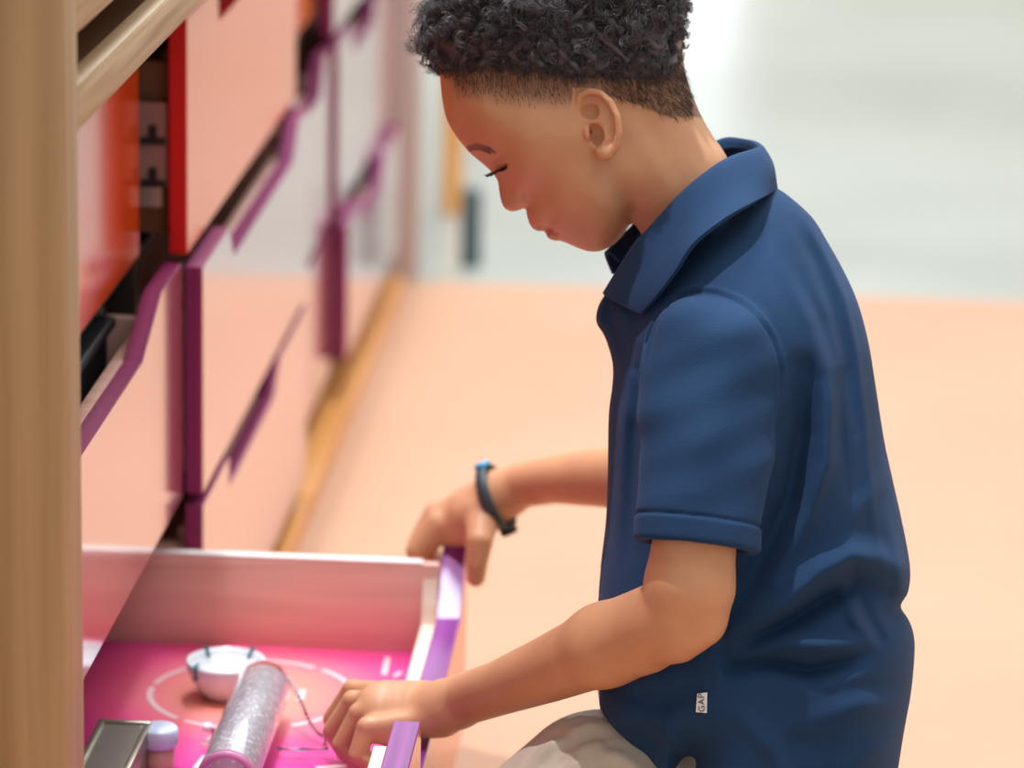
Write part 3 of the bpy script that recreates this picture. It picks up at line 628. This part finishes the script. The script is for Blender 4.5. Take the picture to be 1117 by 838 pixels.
# sleeve creases and armhole seam, set on the surface itself
def on(field, pts, off): 
    out = []
    for x, y in pts:
        d = field.surf(x, y)
        if d: out.append((x, y, d+off))
    return out
def dens(pts, n=6):
    out = []; m = len(pts)
    for i in range(m-1):
        a = np.array(pts[max(i-1,0)], float); b_ = np.array(pts[i], float); c = np.array(pts[i+1], float); d = np.array(pts[min(i+2,m-1)], float)
        for t in np.linspace(0, 1, n+1)[:-1]: out.append(tuple(.5*((2*b_)+(-a+c)*t+(2*a-5*b_+4*c-d)*t*t+(-a+3*b_-3*c+d)*t**3)))
    out.append(tuple(pts[-1])); return out
seam = dens([(700,420),(706,385),(716,352),(735,328),(760,319),(790,323),(820,340),(842,370),(852,405),(851,440)])
g1 = on(shirt, seam, .0); g2 = on(shirt, [(x+ (x-772)*.045, y+(y-420)*.045) for x, y in seam], .0015)
addl = []
for pts, r, sg, k in [(g1, 2.3, 0, .0018), (g2, 2.8, 1, .0022)]: addl.append((pts, [r*min(1, .25+i_/5, .25+(len(pts)-1-i_)/5) for i_ in range(len(pts))], sg, k))
for pl, r, sg, k in []:
    pts = on(shirt, dens(pl, 4), -.001 if sg else .0005); n_ = len(pts); addl.append((pts, [r*(.35+.65*math.sin(PI*(i+.5)/n_)) for i in range(n_)], sg, k))
for pts, rr, sg, k in addl:
    c = Chain(pts, rr)
    shirt.u(c, k) if sg else shirt.sub(c, k)
# neck opening
shirt.sub(Chain([(756,196,DH),(768,236,DH)], [54,44]), .003)
shirt.sub(Chain([(640,318,DH),(672,316,DH),(705,285,DH)], [10,22,30], flat=((0,0,1),.8)), .004)
_t0 = _t.time(); P2, Q2 = shirt.mesh(.00165*QH); P2 = relax(P2, Q2, 1, .4); print('shirt', len(P2), _t.time()-_t0)
shirto = link_mesh('polo_shirt', W(P2), Q2, navy, boy, smooth=True)
# collar
def sheet(name, rows, thick, m, parent, sub=6):
    R_ = [dens(r, sub) for r in rows]; A = np.array(R_)     # rows x cols x 3 (px,py,d)
    rowsn = []
    for j in range(A.shape[1]):
        rowsn.append(dens([tuple(A[i, j]) for i in range(A.shape[0])], 5))
    A = np.array(rowsn).transpose(1, 0, 2); r, c, _ = A.shape
    V = np.array([bp(*A[i, j]) for i in range(r) for j in range(c)]); V = W(V)
    Fc = [(i*c+j, i*c+j+1, (i+1)*c+j+1, (i+1)*c+j) for i in range(r-1) for j in range(c-1)]
    o = link_mesh(name, V, Fc, m, parent, smooth=True)
    md = o.modifiers.new('thickness', 'SOLIDIFY'); md.thickness = thick*S; md.offset = 0
    bv = o.modifiers.new('edge', 'BEVEL'); bv.width = thick*.35*S; bv.segments = 3; bv.limit_method = 'ANGLE'; bv.angle_limit = 1.0
    return o
dD = .022
stand = [(666,330,3.385),(690,290,3.352),(712,262,3.338),(745,226,3.332),(775,200,3.338),(800,186,3.352),(826,176,3.385),(830,171,3.415),(815,163,3.452),(788,164,3.468),(755,190,3.47),(725,222,3.465),(700,250,3.455),(675,285,3.43)]
top =   [(659,321,3.378),(690,271,3.343),(708,251,3.328),(745,211,3.320),(774,187,3.326),(797,172.5,3.338),(826,163,3.375),(828,158,3.420),(812,153.5,3.458),(786,153.5,3.474),(752,178,3.476),(722,210,3.470),(700,236,3.462),(664,276,3.43)]
mid =   [(668,328,3.350),(702,300,3.315),(722,277,3.303),(757,240,3.295),(788,216,3.300),(812,199,3.318),(838,183,3.362),(840,178,3.425),(822,176,3.472),(794,180,3.492),(762,200,3.494),(730,226,3.488),(702,250,3.478),(661,279,3.445)]
bot =   [(700,343,3.312),(720,320,3.288),(738,296,3.275),(758,266,3.268),(792,239,3.276),(822,221.5,3.298),(841,210,3.355),(846,205,3.43),(834,204,3.485),(806,208,3.508),(772,224,3.512),(738,248,3.506),(708,266,3.495),(669,299,3.455)]
def fit(row, off):      # rest the lower rows on the shirt
    out = []
    for x, y, d in row:
        q = shirt.surf(x, y, 3.0, 3.42)
        out.append((x, y, min(d, q-off) if (q and d < 3.40) else d))
    return out
collar = sheet('collar', [stand, top, mid, fit(bot, .004)], .0038, navy, shirto)
# care tag on the side seam
d = shirt.surf(766,766)-.0025
tagm = mat('white_label', (.82,.80,.78), rough=.6); tm = MB()
c4_ = [W(bp(x, y, d+o)) for o in (0,.0012) for x, y in ((760.5,757),(771.5,755.5),(771,778),(759,777))]
tm.add(c4_, [(0,1,2,3),(7,6,5,4),(0,4,5,1),(1,5,6,2),(2,6,7,3),(3,7,4,0)])
tagob = tm.build('woven_tag', tagm, shirto)
fc = bpy.data.curves.new('tag_lettering', 'FONT'); fc.body = 'GAP'; fc.size = .0080*S; fc.align_x = 'CENTER'; fc.align_y = 'CENTER'; fc.extrude = .0001; fc.space_character = 1.1
tmp = bpy.data.objects.new('tmp', fc); col.objects.link(tmp); bpy.context.view_layer.update()
fm = bpy.data.meshes.new_from_object(tmp.evaluated_get(bpy.context.evaluated_depsgraph_get())); bpy.data.objects.remove(tmp)
fm.materials.clear(); fm.materials.append(mat('tag_ink', (.05,.05,.07), rough=.7)); fo = bpy.data.objects.new('tag_lettering', fm); col.objects.link(fo); fo.parent = tagob
ctr = W(bp(765.5,767,d-.0006))*S; ex = W(bp(765.5,757,d))-W(bp(765.5,777,d)); ex = Vector(ex).normalized()
nz_ = Vector(W(bp(765,766,d-.1))-W(bp(765,766,d))).normalized(); ey = nz_.cross(ex).normalized()
Mx = Matrix((ex, ey, nz_)).transposed().to_4x4(); fo.matrix_local = Matrix.Translation(Vector(ctr)-Vector(tagob['_o'])) @ Mx
# ------------------------------------------------------------------ trousers and shoes
khaki = add_noise(mat('khaki_twill', rough=.85, sheen=.2), (.46,.39,.29), (.53,.46,.36), nscale=14, bump=.2, bdist=.0006)
pants = Field()
for s_, dn in ((-1, 3.34), (1, 3.49)):
    pants.u(Chain([(838,800,dn+.02*-s_),(752,860,dn+.04*-s_),(655,873,dn),(585,928,dn),(568,1028,dn)], [84,88,99,95,82]), .02)
    pants.u(Chain([(568,1028,dn),(700,1060,dn),(860,1072,dn)], [78,66,52]), .02)
pants.u(Chain([(835,785,3.37),(835,785,3.43)], [90,90]), .03); pants.u(Chain([(850,850,3.36),(850,850,3.44)], [100,100]), .03)
for pl, r, sg in [([(575,842),(597,820),(625,800),(655,790)], 7, 1), ([(583,838),(606,818),(632,806),(662,800)], 6, 0), ([(585,808),(602,800),(622,802)], 5, 0), ([(618,836),(650,818),(692,838)], 8, 1), ([(600,836),(630,822),(668,812)], 5, 0), ([(612,786),(632,776),(650,778)], 4, 0)]:
    pts = on(pants, dens(pl, 3), 0)
    if len(pts) > 3:
        n_ = len(pts); c = Chain(pts, [r*(.4+.6*math.sin(PI*(i+.5)/n_)) for i in range(n_)]); pants.u(c, .010) if sg else pants.sub(c, .010)
P3, Q3 = pants.mesh(.004); P3 = relax(P3, Q3, 2, .5)
w3 = W(P3); w3[:, 2] = np.maximum(w3[:, 2], ZF+.002)
link_mesh('khaki_trousers', w3, Q3, khaki, boy, smooth=True)
shoem = mat('dark_shoe', (.03,.03,.035), rough=.5)
for dn in (3.315, 3.50):
    sf = Field(); sf.u(Chain([(845,1070,dn),(905,1076,dn)], [48,44]), .01); sf.u(Chain([(905,1076,dn),(940,1050,dn),(955,1010,dn)], [40,36,30]), .015)
    a_, b_ = sf.mesh(.005); ww = W(a_); ww[:, 2] = np.maximum(ww[:, 2], ZF+.001); link_mesh('shoe', ww, b_, shoem, boy, smooth=True)
# ------------------------------------------------------------------ wristband
wb = MB(); cw = bp(541,543,3.843); axw = bp(515,558,3.855)-bp(575,530,3.83); axw = np.array([-.80,.32,.30]); axw /= np.linalg.norm(axw)
a1 = np.array([.36,.93,0]); a1 -= a1@axw*axw; a1 /= np.linalg.norm(a1); a2 = np.cross(axw, a1)
ring = []; nb_ = 48
for i in range(nb_):
    q = 2*PI*i/nb_; ring.append((math.cos(q), math.sin(q)))
V = []; wd = .0068
for cq, sq in ring:
    for rr, ww in ((0,-wd),(.0018,-wd*.8),(.0018,wd*.8),(0,wd)):
        V.append(W(cw+(a1*cq*(.0345+rr)+a2*sq*(.0315+rr))+axw*ww))
Fc = [(i*4+j, i*4+(j+1) % 4, ((i+1) % nb_)*4+(j+1) % 4, ((i+1) % nb_)*4+j) for i in range(nb_) for j in range(4)]
bandm = mat('slate_rubber', (.035,.055,.065), rough=.5)
bo = thing('wristband', 'slate rubber wristband with a blue clasp on the far wrist', 'wristband', W(cw))
link_mesh('band', V, Fc, bandm, bo, smooth=True)
def chunk(name, q, l, w_, th_, m):
    c = cw+a1*math.cos(q)*.037+a2*math.sin(q)*.034; nrm = (a1*math.cos(q)+a2*math.sin(q)); tg_ = -a1*math.sin(q)+a2*math.cos(q)
    bm = bmesh.new(); bmesh.ops.create_cube(bm, size=1); bmesh.ops.bevel(bm, geom=bm.edges[:], offset=.15, segments=3, affect='EDGES')
    V = [W(c+tg_*v.co.x*l+axw*v.co.y*w_+nrm*v.co.z*th_) for v in bm.verts]; bm.verts.index_update(); Fc = [tuple(a.index for a in f.verts) for f in bm.faces]; bm.free()
    link_mesh(name, V, Fc, m, bo, smooth=True)
chunk('clasp', PI*.98, .016, .0150, .006, mat('bright_blue_plastic', (.02,.36,.62), rough=.35))
chunk('tracker_body', .02, .020, .0150, .010, mat('dark_grey_rubber', (.03,.035,.035), rough=.5))
# ------------------------------------------------------------------ hair
hairm = mat('dark_curly_hair', (.072,.062,.066), rough=.40, ior=1.6); hairl = mat('short_brown_hair', (.085,.052,.036), rough=.5)
hp = [(466,50),(470,66),(482,78),(505,88),(560,92),(605,99),(628,103),(655,101),(690,102),(722,94),(738,80),(743,68),(742,56),(744,35),(750,8),(752,-20),(732,-48),(685,-70),(620,-80),(555,-70),(508,-46),(484,-15),(476,10),(468,32)]
hh = [(500,60,.066,40),(490,20,.070,45),(560,40,.094,50),(620,30,.102,55),(700,30,.094,55),(735,50,.074,45),(620,-30,.094,60),(560,83,.093,14),(620,93,.098,12),(680,94,.092,12),(722,84,.074,16),(500,82,.068,12)]
cap = Field(); cap.u(Inflate(hp, DH, hh, 45), .004)
rs = np.random.RandomState(3)
ph = rs.uniform(0, 6.28, (10, 3)); fr_ = rs.uniform(160, 420, (10, 3))*rs.choice([-1, 1], (10, 3))
class Bump:
    lo = cap.ops[0][1].lo-.01; hi = cap.ops[0][1].hi+.01
    def __call__(s, X):
        d = cap.ops[0][1](X); x = X[:, 0]*F/DH+CX; y = X[:, 1]*F/DH+CY
        n = sum(np.sin(X[:, 0]*fr_[i, 0]+ph[i, 0])*np.sin(X[:, 1]*fr_[i, 1]+ph[i, 1])*np.sin(X[:, 2]*fr_[i, 2]+ph[i, 2]) for i in range(10))
        amp = .0034*np.clip((110-y)/50, .12, 1)*np.clip((770-x)/60, .3, 1)
        return d-n*amp+.001
cf = Field(); cf.u(Bump(), .003); P4, Q4 = cf.mesh(.0026); N4 = vnormals(P4, Q4)
if (N4*(P4-P4.mean(0))).sum() < 0: N4 = -N4
hairo = link_mesh('hair', W(P4), Q4, hairm, boy, smooth=True)
def strands(name, roots, dirs, length, rad, m, curl, parent, npts=12, turns=1.5, taper=.4, group=1):
    n = len(roots); t = np.linspace(0, 1, npts); rs2 = np.random.RandomState(11)
    d = dirs/np.linalg.norm(dirs, axis=1)[:, None]; ra_ = np.repeat(rs2.normal(size=((n+group-1)//group, 3)), group, 0)[:n]; a = np.cross(d, ra_); a /= np.linalg.norm(a, axis=1)[:, None]; b_ = np.cross(d, a)
    R1 = lambda lo_, hi_: np.repeat(rs2.uniform(lo_, hi_, (n+group-1)//group), group)[:n]
    phs = (R1(0, 6.28)+rs2.normal(size=n)*(.25 if group > 1 else 0))[:, None]; tn = R1(.85, 1.5)[:, None]*turns*2*PI; L = (length*R1(.6, 1.15)*rs2.uniform(.85, 1.1, n))[:, None]
    cu = (curl*R1(.6, 1.4))[:, None]*np.minimum(1, t*3)[None]
    C = roots[:, None]+d[:, None]*(L*t)[..., None]+a[:, None]*(cu*(np.cos(phs+tn*t)))[..., None]+b_[:, None]*(cu*np.sin(phs+tn*t))[..., None]
    T = np.gradient(C, axis=1); T /= np.linalg.norm(T, axis=2)[..., None]+1e-12
    X1 = np.cross(T, a[:, None]+.01*b_[:, None]); X1 /= np.linalg.norm(X1, axis=2)[..., None]+1e-12; X2 = np.cross(T, X1)
    r = (rad*(1-(1-taper)*t))[None, :, None]
    V = np.stack([C+r*(math.cos(q)*X1+math.sin(q)*X2) for q in (0, 2.094, 4.189)], 2).reshape(-1, 3)
    i = np.arange(n)[:, None, None]; j = np.arange(npts-1)[None, :, None]; k = np.arange(3)[None, None, :]
    base = (i*npts+j)*3; k2 = (k+1) % 3
    Fc = np.stack([base+k, base+k2, base+3+k2, base+3+k], -1).reshape(-1, 4)
    return link_mesh(name, W(V), Fc, m, parent, smooth=True)
hx = P4[:, 0]*F/DH+CX; hy = P4[:, 1]*F/DH+CY
front_or_top = (hy > -75)
wgt = np.where(front_or_top, 1.0, 0)*np.where(P4[:, 2] < DH+.03, 1, .35); wgt /= wgt.sum()
nc, per = 1500, 12
ci = rs.choice(len(P4), nc, p=wgt)
x_, y_ = hx[ci], hy[ci]
short = np.clip((108-y_)/60, .12, 1)*np.clip((778-x_)/75, .25, 1)
cdir = N4[ci]+rs.normal(size=(nc, 3))*.45+np.array([-.15,.25,0])*(1-short)[:, None]
rp_ = lambda a_: np.repeat(a_, per, axis=0)
sp_ = rp_(short)
roots = rp_(P4[ci]-N4[ci]*.003)+rs.normal(size=(nc*per, 3))*.0018*sp_[:, None]
g = strands('curls', roots, rp_(cdir)+rs.normal(size=(nc*per, 3))*.10, .022*sp_, .00036, hairm, .0042*sp_+.0002, hairo, npts=14, turns=1.35, group=per)
g['kind'] = 'stuff'
# the clipped sides: short straight hairs on the skin
m = head & ~earmask & (SX > 496) & (SX < 752) & (SYn > 62) & (SYn < hairline(SXn)-np.where(SXn > 655, 1, 8)) & (np.abs(P[:, 2]-DH) > .02)
cand = np.where(m)[0]; pr_ = (1-step(SYn[cand]-hairline(SXn[cand]), -40, -6))+.02; pr_ = np.where(SX[cand] > 655, 1, pr_); pr_ /= pr_.sum()
ix = rs.choice(cand, min(5500, len(cand)), p=pr_)
BN = bodyN.copy()
if (BN[head]*(P[head]-np.array([P[head][:, 0].mean(), P[head][:, 1].mean(), DH]))).sum() < 0: BN = -BN
flow = np.where((SX[ix] > 655)[:, None], np.array([[.25,.55,0]]), np.array([[.22,.75,0]]))
g = strands('clipped_sides', P[ix], BN[ix]*.22+flow+rs.normal(size=(len(ix), 3))*.16, np.where(SX[ix] > 655, .0075, .0060), .00019, hairl, np.full(len(ix), .0002), hairo, npts=4, turns=.4)
g['kind'] = 'stuff'
# edge hairs that soften the line where the thick hair ends
mk = (hy > 72) & (hy < 112) & (hx > 484) & (hx < 748) & (np.abs(P4[:, 2]-DH) > .02)
ce = np.where(mk)[0]; ie = rs.choice(ce, 7000)
fl_ = np.where((hx[ie] > 650)[:, None], np.array([[.25,.7,0]]), np.array([[.12,.9,0]]))
g = strands('edge_hairs', P4[ie]-N4[ie]*.001, N4[ie]*.30+fl_+rs.normal(size=(len(ie), 3))*.25, np.where(hx[ie] > 650, .010, .0105), .00026, hairm, np.full(len(ie), .0008), hairo, npts=6, turns=.8)
g['kind'] = 'stuff'
# eyebrow and lashes
for sd in (-1, 1):
    br = []; nn_ = 90
    mb = [i for i in np.where(head & (near_line(SX, SY, [(510,163.5),(520,162.3),(534,167)]) < 3.0) & ((P[:, 2]-DH)*sd > .008))[0]]
    if mb:
        q = rs.choice(mb, 260); strands('eyebrow', P[q], BN[q]*.25+np.array([[.85,.25,0]]), np.full(len(q), .0055), .00022, hairm, np.full(len(q), .0002), bodyo, npts=4, turns=.3)
    el = MB()
    for i in range(24):
        t_ = i/23; x, y = 540.5+12.5*t_, 189.0-6.2*t_-1.2*math.sin(PI*t_)
        dpt = body.surf(x, y, DH-.11, DH+.02) or (DH-.05)
        o = dpt-DH
        dpt = DH+(o if sd < 0 else -o)
        fw = 1-.45*t_
        el.tube([bp(x, y, dpt), bp(x-4.5*fw, y+2.6, dpt+sd*.002), bp(x-9*fw, y+3.8, dpt+sd*.004), bp(x-13*fw, y+2.6, dpt+sd*.005)], [.0007,.0006,.00042,.00015], 5)
    link_mesh('eyelashes', W(np.array(el.v)), el.f, hairm, bodyo, smooth=True)
# ------------------------------------------------------------------ things in the drawer
ZD = .0415
def onf(x, y): p = at(x, y, 2, ZD); return p
# white dish
c = onf(248, 757); r1 = (291-205)/2*math.hypot(*(c-C0))/F
rim = at(248, 716, 1, c[1]+.0)[2]
ch_ = .036
dish = thing('white_dish', 'round white dish with small teal bands over its rim, on the pink drawer base', 'dish', (c[0], c[1], ZD))
c = c+np.array([-.0010,-.004,0]); o_ = (c[0], c[1], ZD)
b = MB(); b.lathe([(0,0),(r1*.55,0),(r1*.62,.003),(r1*.86,ch_*.45),(r1*.98,ch_*.8),(r1,ch_),(r1*.985,ch_+.002),(r1*.95,ch_+.002),(r1*.91,ch_-.002),(r1*.84,ch_-.008),(r1*.80,ch_-.009),(r1*.78,ch_-.005),(0,ch_-.005)], o_, n=64)
b.build('bowl', mat('glossy_white', (.85,.85,.86), rough=.2), dish, smooth=True)
tealm = mat('teal_band', (.08,.30,.36), rough=.35)
for q in (55, 128, 230, 322):
    q = math.radians(q); b = MB(); ca, sa = math.cos(q), math.sin(q)
    b.tube([np.array(o_)+np.array([ca*rr, sa*rr, zz]) for rr, zz in ((r1*.72,ch_-.010),(r1*.90,ch_-.001),(r1*.965,ch_+.005),(r1*1.02,ch_+.003),(r1*1.01,ch_-.010))], .0028, 8); b.build('band', tealm, dish, smooth=True)
# glitter tube
p1 = at(288, 748, 2, ZD+.034); p2 = at(252, 838, 2, ZD+.034); dv = p2-p1; dv[2] = 0; L = np.linalg.norm(dv); dv /= L
rt = .0275
acr = mat('clear_acrylic', (1,.97,.98), rough=.03, trans=1, ior=1.25); gl = mat('silver_glitter', (.8,.8,.8), rough=.35, metal=.2)
t, b_ = nt(gl); N = t.nodes; tc = N.new('ShaderNodeTexCoord'); vo = N.new('ShaderNodeTexVoronoi'); vo.inputs['Scale'].default_value = 420
rp = N.new('ShaderNodeValToRGB'); rp.color_ramp.elements[0].position = .72; rp.color_ramp.elements[1].position = .93; rp.color_ramp.elements[0].color = (.62,.60,.63,1); rp.color_ramp.elements[1].color = (1,1,1,1)
sx = N.new('ShaderNodeSeparateColor'); t.links.new(tc.outputs['Object'], vo.inputs['Vector']); t.links.new(vo.outputs['Color'], sx.inputs[0]); t.links.new(sx.outputs[0], rp.inputs[0]); t.links.new(rp.outputs[0], b_.inputs['Base Color'])
bp_ = N.new('ShaderNodeBump'); bp_.inputs['Strength'].default_value = .9; bp_.inputs['Distance'].default_value = .002; t.links.new(sx.outputs[1], bp_.inputs['Height']); t.links.new(bp_.outputs[0], b_.inputs['Normal'])
tube = thing('glitter_tube', 'clear tube full of silver glitter lying across the clear stand', 'toy', p1)
Lt = L+.03
MB().lathe([(0,-.010),(rt*.6,-.008),(rt*.93,-.002),(rt,.006),(rt,Lt),(rt*.99,Lt+.002),(rt*.90,Lt+.002),(rt*.90,Lt-.004)], p1, dv, 48).build('clear_shell', acr, tube, smooth=True)
MB().lathe([(0,.004),(rt*.7,.006),(rt*.82,.012),(rt*.82,Lt-.012),(rt*.70,Lt-.008),(0,Lt-.008)], p1, dv, 48).build('glitter', gl, tube, smooth=True)
MB().lathe([(rt*.80,Lt-.004),(rt*1.02,Lt-.004),(rt*1.03,Lt+.004),(rt*.84,Lt+.005),(rt*.78,Lt+.001),(rt*.80,Lt-.004)], p1, dv, 48).build('end_ring', mat('pink_clear_ring', (.85,.35,.60), rough=.15, trans=.5), tube, smooth=True)
# clear stand under and beside the tube
st = thing('clear_stand', 'thin clear plastic stand with curved arm beneath the glitter tube', 'stand', onf(300, 815))
cl = mat('pinkish_clear_plastic', (.93,.72,.80), rough=.12, trans=.55, ior=1.3)
def zr(x, y, z): return at(x, y, 2, z)
MB().tube(dens([tuple(zr(302,738,.085)), tuple(zr(315,742,.088)), tuple(zr(328,765,.075)), tuple(zr(338,788,.058)), tuple(zr(350,802,.050)), tuple(zr(360,803,.050))], 5), .0026, 8).build('arm', cl, st, smooth=True)
MB().tube([zr(303,817,.050), zr(330,818,.050), zr(358,817,.050)], .0022, 8).build('rail', mat('pale_violet_rod', (.60,.52,.78), rough=.3), st, smooth=True)
for x, y in ((355,803),(232,797)):
    MB().tube([zr(x, y, .050), (zr(x, y, .050)[0], zr(x, y, .050)[1], ZD)], .0028, 8).build('leg', cl, st, smooth=True)
MB().tube([zr(225,797,.052), zr(240,796,.052), zr(250,797,.052)], .0028, 8).build('crossbar', cl, st, smooth=True)
MB().lathe([(0,0),(.0045,0),(.006,.003),(.0045,.007),(0,.007)], zr(226,797,.052), n=16).build('knob', mat('clear_white_knob', (.95,.9,.95), rough=.1), st, smooth=True)
# metal box
f0 = at(108, 786, 2, .085); f1 = at(166, 788, 2, .085); n0 = at(84, 850, 2, .085)
yF = (f0[1]+f1[1])/2; x0_, x1_ = f0[0], f1[0]
brass = add_noise(mat('aged_metal', rough=.33, metal=.75), (.16,.14,.09), (.42,.40,.31), nscale=22, detail=6, bump=.2, bdist=.0008)
box_ = thing('metal_box', 'aged grey-gold metal box in the near left corner of the drawer', 'box', ((x0_+x1_)/2, yF-.08, ZD))
MB().box(x0_, x1_, yF-.20, yF, ZD, .082, .004).build('body', brass, box_, sharp=.6)
lid_ = MB(); 
lid_.box(x0_, x1_, yF-.006, yF, .082, .087, .001).box(x0_, x1_, yF-.20, yF-.194, .082, .087, .001).box(x0_, x0_+.006, yF-.194, yF-.006, .082, .087, .001).box(x1_-.006, x1_, yF-.194, yF-.006, .082, .087, .001)
lid_.build('raised_rim', mat('pale_gold_metal', (.45,.42,.32), rough=.3, metal=.8), box_, sharp=.6)
MB().box(x0_+.006, x1_-.006, yF-.194, yF-.006, .0815, .0840, 0).build('top_plate', mat('worn_plate', (.34,.33,.27), rough=.25, metal=.6), box_)
# small jar behind the box
j = at(173, 824, 2, .055); jar = thing('small_jar', 'small peach jar with a pale blue lid, half behind the metal box', 'jar', (j[0], j[1], ZD))
MB().lathe([(0,0),(.014,0),(.015,.002),(.015,.024),(0,.024)], (j[0], j[1], ZD), n=32).build('body', mat('peach_jar', (.72,.42,.30), rough=.3), jar, smooth=True)
MB().lathe([(0,.024),(.018,.024),(.019,.026),(.019,.040),(.017,.0425),(0,.0425)], (j[0], j[1], ZD), n=32).build('lid', mat('pale_blue_lid', (.66,.70,.86), rough=.35), jar, smooth=True)
# ------------------------------------------------------------------ lights
def area(name, loc, rot, size, energy, color=(1,1,1), sy=None):
    l = bpy.data.lights.new(name, 'AREA'); l.energy = energy; l.color = color; l.size = size*S
    if sy: l.shape = 'RECTANGLE'; l.size_y = sy*S
    o = bpy.data.objects.new(name, l); col.objects.link(o); o.location = [a*S for a in loc]; o.rotation_euler = rot; return o
area('ceiling_lamp', (.75, 3.0, 3.3), (0, 0, 0), 1.4, 17, (1,.97,.93), 2.4)
area('ceiling_lamp_cool', (-.35, 4.9, 3.3), (0, 0, 0), .7, 70, (.74,.88,1), 1.4)
area('ceiling_spot', (-.56, 3.45, 3.3), (0, math.radians(-2), 0), .055, 44, (.92,.92,1))
area('ceiling_lamp_far', (1.0, 10.0, 3.6), (0, 0, 0), 3.5, 120, (.97,1,1), 4)
w = bpy.data.worlds.new('World'); scene.world = w; w.use_nodes = True
w.node_tree.nodes['Background'].inputs[0].default_value = (.97,.98,1.0,1); w.node_tree.nodes['Background'].inputs[1].default_value = .56
# ------------------------------------------------------------------ camera
cd = bpy.data.cameras.new('Camera'); cam = bpy.data.objects.new('Camera', cd); col.objects.link(cam)
cd.sensor_width = 36; cd.lens = 36*F/1117
M = Matrix(((R[0][0], -R[0][1], -R[0][2]), (R[1][0], -R[1][1], -R[1][2]), (R[2][0], -R[2][1], -R[2][2])))
cam.matrix_world = Matrix.Translation(Vector(C0*S)) @ M.to_4x4()
cd.clip_start = .05; cd.clip_end = 100
cd.dof.use_dof = True; cd.dof.focus_distance = 3.28*S; cd.dof.aperture_fstop = 4.0
scene.camera = cam
scene.view_settings.view_transform = 'Standard'; scene.view_settings.look = 'None'
scene.view_settings.gamma = 1; scene.view_settings.exposure = .16; scene.view_settings.use_curve_mapping = False
for o in scene.objects:
    if '_o' in o: del o['_o']
